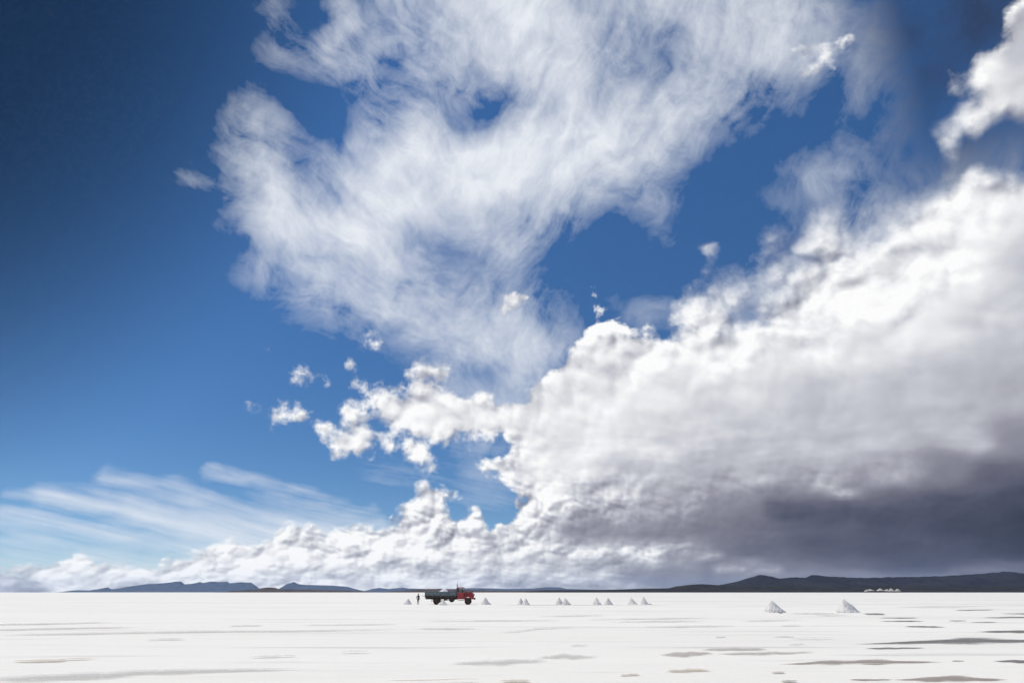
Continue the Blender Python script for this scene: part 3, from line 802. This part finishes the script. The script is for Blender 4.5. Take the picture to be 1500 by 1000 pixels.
# origin: ground under the rear axle; +x forward, -y the side we see
for sy in (-.45, .45): part('chassis_rail', boxm(-1.75, 5.75, sy - .05, sy + .05, .80, 1.02, .01), M_under)
part('cross_member', boxm(-1.6, -1.45, -.398, .398, .82, 1.0), M_under)
part('rear_axle', tube([(0, -.95, .5), (0, -.25, .5), (0, 0, .5), (0, .25, .5), (0, .95, .5)], [.07, .09, .2, .09, .07]), M_under)
part('front_axle', tube([(4.95, -.95, .48), (4.95, .95, .48)], .07), M_under)
part('drive_shaft', tube([(.2, 0, .55), (3.6, 0, .85)], .05), M_under)
for sy in (-.5, .5):
    part('leaf_spring', prism([(-.75, .80), (-.4, .70), (0, .62), (.4, .70), (.75, .80), (.72, .84), (0, .72), (-.72, .84)], sy - .045, sy + .045), M_under)
def wheel(x, y0, y1, r=.50):
    s = -1 if (y0 + y1) < 0 else 1
    yo, yi = (y0, y1) if s < 0 else (y1, y0)              # outer, inner face
    w = bpy.data.objects.new('wheel', None); COL.objects.link(w); w.parent = truck
    d = (yi - yo)
    part('tyre', lathe_y([(.27, yo + d * .06), (.36, yo), (.46, yo + d * .05), (r, yo + d * .22), (r, yo + d * .78), (.46, yo + d * .95), (.36, yi), (.27, yi - d * .06)], x, r), M_tyre, w, False)
    part('rim', lathe_y([(.275, yo + d * .08), (.25, yo + d * .12), (.20, yo + d * .30), (.11, yo + d * .26), (.10, yo + d * .05), (.03, yo + d * .03)], x, r, 24), M_rim, w, False)
for s in (-1, 1):
    wheel(4.95, s * 1.12, s * .86)
    wheel(0.0, s * 1.15, s * .90)
    wheel(0.0, s * .86, s * .61)
# bed: floor, boards one above the other, stakes
part('bed_floor', boxm(-1.85, 3.12, -1.18, 1.18, 1.22, 1.32, .01), M_under)
for sy in (-1.08, .98): part('bed_sill', boxm(-1.82, 3.10, sy, sy + .10, 1.00, 1.217, .01), M_under)
for bx_ in (-1.5, -.75, .75, 1.5, 2.3): part('bed_bearer', boxm(bx_ - .05, bx_ + .05, -.977, .977, 1.025, 1.217), M_under)
for sy in (-1.18, 1.13):
    for k in range(3):
        part('side_board', boxm(-1.83, 3.10, sy, sy + .05, 1.325 + k * .205, 1.325 + k * .205 + .195, .008), M_bed)
    for sx in (-1.78, -.55, .65, 1.85, 3.02):
        part('stake', boxm(sx - .04, sx + .04, sy - .045 if sy < 0 else sy + .053, sy - .003 if sy < 0 else sy + .095, 1.10, 1.99, .006), M_bed)
for k in range(3): part('tail_board', boxm(-1.885, -1.835, -1.12, 1.12, 1.325 + k * .205, 1.325 + k * .205 + .195, .008), M_bed)
for k in range(4): part('head_board', boxm(3.125, 3.175, -1.12, 1.12, 1.325 + k * .205, 1.325 + k * .205 + .195, .008), M_bed)
part('tail_bar', tube([(-1.88, -.9, 1.22), (-2.15, -.9, 1.30), (-2.32, -.9, 1.36)], .03), M_under)
part('tow_hook', tube([(-1.75, 0, .9), (-1.95, 0, .88), (-2.0, 0, .98)], .03), M_under)
part('mudflap', boxm(-.75, -.72, -1.15, -.62, .45, 1.02), M_black); part('mudflap', boxm(-.75, -.72, .62, 1.15, .45, 1.02), M_black)
def tank(x0, x1, y, z, r):
    v, f = lathe_y([(r * .9, x0), (r, x0 + .03), (r, x1 - .03), (r * .9, x1)], 0, 0, 24)
    return [(b, y + a, z + c) for a, b, c in v], f
part('fuel_tank', tank(2.0, 2.75, -.85, .80, .26), M_under, smooth=False)
part('air_tank', tank(1.15, 1.70, -.85, .86, .19), M_under)
part('spare_wheel', lathe_y([(.2, .55), (.40, .55), (.44, .62), (.44, .76), (.40, .82), (.2, .82)], 2.3, .78), M_tyre)
part('tool_box', boxm(.60, 1.05, -1.0, -.60, .80, 1.12, .02), M_under)
# cab: walls with real window openings
cab = part('cab_shell', prism([(3.24, .80), (4.33, .80), (4.33, 1.78), (3.24, 1.78)], -.98, .98, .03), M_red)
part('cab_roof', prism([(3.20, 2.46), (4.40, 2.46), (4.36, 2.55), (4.1, 2.60), (3.45, 2.60), (3.22, 2.56)], -.98, .98, .02), M_red)
for sy in (-.96, .90):
    part('cab_pillar', prism([(3.25, 1.785), (3.40, 1.785), (3.40, 2.455), (3.25, 2.455)], sy, sy + .06), M_red)
    part('cab_pillar', prism([(4.22, 1.785), (4.32, 1.785), (4.24, 2.455), (4.14, 2.455)], sy, sy + .06), M_red)
part('cab_back', boxm(3.252, 3.30, -.895, .895, 1.785, 2.455), M_red)
for sy in (-.935, .925):
    part('side_window', prism([(3.405, 1.79), (4.215, 1.79), (4.135, 2.45), (3.405, 2.45)], sy, sy + .01), M_glass)
part('windscreen', ([(4.30, -.895, 1.79), (4.30, .895, 1.79), (4.22, .895, 2.45), (4.22, -.895, 2.45), (4.29, -.895, 1.79), (4.29, .895, 1.79), (4.21, .895, 2.45), (4.21, -.895, 2.45)],
     [(0, 1, 2, 3), (7, 6, 5, 4), (0, 4, 5, 1), (1, 5, 6, 2), (2, 6, 7, 3), (3, 7, 4, 0)]), M_glass)
for s in (-1, 1):
    dr = part('door', boxm(3.45, 4.22, s * 1.0 - .018, s * 1.0 + .018, .92, 1.74, .012), M_red)
    part('handle', boxm(3.52, 3.68, s * 1.035 - .015, s * 1.035 + .015, 1.52, 1.56, .005), M_chrome, dr)
    part('running_board', boxm(3.35, 4.30, s * 1.02 - .14, s * 1.02 + .14, .60, .66, .01), M_black)
    mi = part('mirror', boxm(4.28, 4.33, s * 1.27 - .09, s * 1.27 + .09, 1.95, 2.25, .015), M_black)
    part('mirror_arm', tube([(4.30, s * .97, 2.1), (4.30, s * 1.2, 2.12)], .015), M_black, mi)
seat = part('seat', boxm(3.36, 3.85, -.85, .85, 1.786, 1.90, .04), M_black)
part('seat_back', boxm(3.34, 3.46, -.8, .8, 1.902, 2.2, .03), M_black, seat)
part('steering_wheel', lathe_y([(.20, .43), (.215, .44), (.20, .45), (.185, .44)], 4.02, 1.98, 20), M_black)
hood = part('hood', prism([(4.336, 1.10), (5.80, 1.10), (5.80, 1.66), (5.70, 1.78), (5.0, 1.87), (4.336, 1.92)], -.56, .56, .05), M_red)
part('hood_ridge', tube([(4.4, 0, 1.925), (5.0, 0, 1.885), (5.7, 0, 1.80)], .02), M_chrome, hood)
for k in range(6): part('louvre', boxm(4.6 + k * .11, 4.66 + k * .11, -.585, -.563, 1.35, 1.62), M_red, hood)
part('grille', boxm(5.803, 5.85, -.50, .50, 1.08, 1.66, .01), M_black)
for k in range(7): part('grille_bar', boxm(5.853, 5.875, -.47, .47, 1.12 + k * .075, 1.15 + k * .075), M_chrome)
for s in (-1, 1):
    y0, y1 = (-1.16, -.575) if s < 0 else (.575, 1.16)
    arch = [(4.345, .70)]
    arch += [(4.345, 1.05), (4.50, 1.20), (4.75, 1.30), (5.15, 1.32), (5.50, 1.25), (5.75, 1.10), (5.86, .95), (5.86, .86), (5.62, .86)]
    arch += [(4.95 + .62 * math.cos(math.radians(a)), .50 + .62 * math.sin(math.radians(a))) for a in range(30, 171, 14)]
    part('fender', prism(arch, y0, y1, .02), M_red)
    hl = part('headlight', tank(5.64, 5.92, s * .78, 1.46, .13), M_red)
    part('lens', tank(5.921, 5.95, s * .78, 1.46, .115), M_lamp, hl)
    part('lamp_post', tube([(5.75, s * .78, 1.18), (5.75, s * .78, 1.34)], .03), M_black)
part('bumper', boxm(5.90, 6.06, -1.16, 1.16, .74, 1.02, .03), M_black)
part('bumper_bracket', boxm(5.70, 5.897, -.5, -.4, .82, .98), M_under); part('bumper_bracket', boxm(5.70, 5.897, .4, .5, .82, .98), M_under)
ex = part('exhaust_stack', tube([(3.20, -.80, .95), (3.20, -.80, 1.2), (3.20, -.80, 2.9), (3.16, -.80, 3.08)], .055, 12), M_black)
part('heat_shield', tube([(3.20, -.80, 1.75), (3.20, -.80, 2.5)], .085, 12), M_black, ex)
part('antenna', tube([(3.28, -.6, 2.58), (3.24, -.6, 3.55)], .012, 6), M_black)

# the salt it carries
vs, fs = cone_mesh('salt_load', 2.3, 2.05, 1.06, .05, 91, sag=.72, segs=44)
def b_load(n):
    P = n.node('ShaderNodeTexCoord', out='Object')
    g = n.noise(P, 14.0, 5.0, .7)
    c = n.mixc(n.mr(g, .4, .7), (.86, .85, .84, 1), (.72, .71, .70, 1))
    return principled(n, c, .9, 0, .2, n.node('ShaderNodeBump', {'Strength': .5, 'Distance': .04, 'Height': g}))
M_load = mat('fresh_salt', b_load)
ob = put('salt_load', vs, fs, M_load, loc=(truck.location.x + 1.05 * S, truck.location.y, 1.325 * S))
tag(ob, 'white mound of salt heaped on the truck\'s bed', 'salt heap')

# ================================================================== person
def b_clothes(n):
    P = n.node('ShaderNodeTexCoord', out='Object')
    x, y, z = n.xyz(P)
    zz = n.mad(n.sub(n.noise(P, 9.0, 3.0, .5), .5), .03, z)
    def band(lo, hi): return n.mul(n.m('GREATER_THAN', zz, lo), n.m('LESS_THAN', zz, hi))
    fold = n.noise(P, 12.0, 4.0, .6)
    c = n.mixc(fold, (.012, .012, .016, 1), (.035, .033, .038, 1))           # dark jacket
    c = n.mixc(n.m('LESS_THAN', zz, .93), c, (.022, .020, .024, 1))           # trousers
    c = n.mixc(n.m('LESS_THAN', zz, .30), c, (.34, .33, .32, 1))              # salt-caked boots
    c = n.mixc(n.m('GREATER_THAN', zz, 1.475), c, (.16, .085, .055, 1))       # face and neck
    hand = n.mul(band(.70, .885), n.m('GREATER_THAN', n.m('ABSOLUTE', x), .20))
    c = n.mixc(hand, c, (.16, .085, .055, 1))
    return principled(n, c, .85, 0, .2)
M_person = mat('dark_clothes', b_clothes)
def skinned(name, chains, root, m, sub=2):
    vs, es, rs, idx = [], [], [], {}
    for ch in chains:
        prev = None
        for key, co, r in ch:
            if key not in idx:
                idx[key] = len(vs); vs.append(co); rs.append(r)
            if prev is not None and (prev, idx[key]) not in es: es.append((prev, idx[key]))
            prev = idx[key]
    me = bpy.data.meshes.new(name); me.from_pydata(vs, es, []); me.update()
    ob = bpy.data.objects.new(name, me); COL.objects.link(ob)
    sk = ob.modifiers.new('Skin', 'SKIN'); sk.use_smooth_shade = True
    layer = me.skin_vertices[0].data
    for i, r in enumerate(rs):
        layer[i].radius = r if isinstance(r, tuple) else (r, r)
        layer[i].use_root = (i == idx[root])
    sb = ob.modifiers.new('Subdivision', 'SUBSURF'); sb.levels = sub; sb.render_levels = sub
    me.materials.append(m)
    return ob
spine = [('pelvis', (0, 0, .94), (.15, .11)), ('waist', (0, 0, 1.08), (.14, .105)), ('chest', (0, .01, 1.26), (.17, .12)), ('collar', (0, .01, 1.42), (.12, .09)), ('neck', (0, 0, 1.50), .052),
         ('jaw', (0, -.02, 1.565), (.062, .078)), ('brow', (0, -.01, 1.64), (.072, .092)), ('crown', (0, 0, 1.705), (.055, .07))]
def leg(s, fx):
    return [('pelvis', (0, 0, .94), .15), ('hip%d' % s, (s * .095, 0, .86), .09), ('knee%d' % s, (s * .10, -.02, .49), .062), ('calf%d' % s, (s * .105, 0, .33), .058), ('ankle%d' % s, (s * .105, .015, .10), .045),
            ('ball%d' % s, (s * .11, -.11, .045), (.05, .04)), ('toe%d' % s, (s * .115, -.20, .04), (.035, .03))]
armR = [('collar', (0, .01, 1.42), .1), ('sh1', (.19, .01, 1.38), .062), ('el1', (.25, .03, 1.10), .046), ('wr1', (.26, -.03, .86), .032), ('palm1', (.26, -.05, .79), (.022, .038))]
armL = [('collar', (0, .01, 1.42), .1), ('sh2', (-.19, .01, 1.38), .062), ('el2', (-.40, .08, 1.17), .046), ('wr2', (-.27, -.08, .97), .032), ('palm2', (-.215, -.11, .93), (.022, .038))]
chains = [spine, leg(-1, 0), leg(1, 0), armR, armL]
for a, (px_, py_, pz_), dirv in ((1, (.26, -.05, .79), Vector((0, -.25, -1))), (2, (-.215, -.11, .93), Vector((.75, -.35, -.5)))):
    dirv = dirv.normalized()
    side = Vector((0, -1, .25)) if a == 1 else Vector((0, -.6, .8))
    for k, ln in enumerate((.062, .078, .083, .075, .058)):
        off = side * ((k - 2) * -.017)
        base = Vector((px_, py_, pz_)) + off + dirv * (.02 if k else -.03)
        d2 = dirv if k else (dirv + side * .9).normalized()
        mid = base + d2 * ln * .55; tip = base + d2 * ln + Vector((-.012 if a == 1 else 0, 0, -.006))
        chains.append([('palm%d' % a, (px_, py_, pz_), .03), ('fb%d%d' % (a, k), tuple(base), .0095), ('fm%d%d' % (a, k), tuple(mid), .0088), ('ft%d%d' % (a, k), tuple(tip), .0075)])
person = bpy.data.objects.new('person', None); COL.objects.link(person)
g = ground(612.2, 885.0)
ph = at_y(612.2, 868.6, g.y).z / 1.78
person.location = (g.x, g.y, 0); person.scale = (ph,) * 3; person.rotation_euler = (0, 0, math.radians(-18))
tag(person, 'person in dark clothes and pale boots standing behind the truck, one elbow bent', 'person')
body = skinned('body', chains, 'pelvis', M_person); body.parent = person
M_hat = worn('dark_felt', (.012, .011, .011), (.03, .026, .024), 8.0, .9, dust=.1)
def lathe_z(prof, segs=28):
    vs, fs = [], []
    for r, z in prof:
        for k in range(segs):
            a = 2 * math.pi * k / segs
            vs.append((r * math.cos(a), r * 1.1 * math.sin(a) - .005, z))
    for j in range(len(prof) - 1):
        for k in range(segs): fs.append((j * segs + k, j * segs + (k + 1) % segs, (j + 1) * segs + (k + 1) % segs, (j + 1) * segs + k))
    fs.append(list(range((len(prof) - 1) * segs, len(prof) * segs)))
    return vs, fs
put('hat', *lathe_z([(.085, 1.672), (.145, 1.668), (.148, 1.678), (.092, 1.69), (.088, 1.74), (.07, 1.775), (.03, 1.78)]), M_hat, person, True)
M_skin = worn('skin', (.16, .085, .055), (.19, .10, .065), 10.0, .6, dust=0)
put('nose', *prism([(-.0, 1.595), (.03, 1.60), (.005, 1.645)], -.012, .012, .003), M_skin, person)
nose = person.children[-1]; nose.rotation_euler = (0, 0, math.radians(-90)); nose.location = (0, -.092, 0)
M_eye = worn('dark_eye', (.01, .008, .008), (.02, .015, .012), 5.0, .3, dust=0)
for s in (-1, 1):
    put('eye', *boxm(s * .032 - .012, s * .032 + .012, -.103, -.095, 1.637, 1.649, .003), M_eye, person)
    put('ear', *boxm(s * .078 - .01, s * .078 + .01, -.02, .02, 1.60, 1.655, .006), M_skin, person)
put('mouth', *boxm(-.025, .025, -.101, -.094, 1.570, 1.577, .002), M_eye, person)

# ================================================================== air
def b_air(n):
    v = n.node('ShaderNodeVolumePrincipled', {'Color': (.38, .61, 1.0, 1), 'Density': 4.5e-6, 'Anisotropy': 0.0})
    return v
hm = bpy.data.materials.new('pale_air'); hm.use_nodes = True; hm.node_tree.nodes.clear()
hn = NT(hm.node_tree)
vol = b_air(hn)
o_ = hm.node_tree.nodes.new('ShaderNodeOutputMaterial')
hm.node_tree.links.new(vol, o_.inputs['Volume'])
haze = put('haze', *boxm(-58000, 58000, -58000, 58000, -4, 900), hm)
haze['kind'] = 'stuff'
haze['label'] = 'thin pale blue air over the salt flat and far hills'
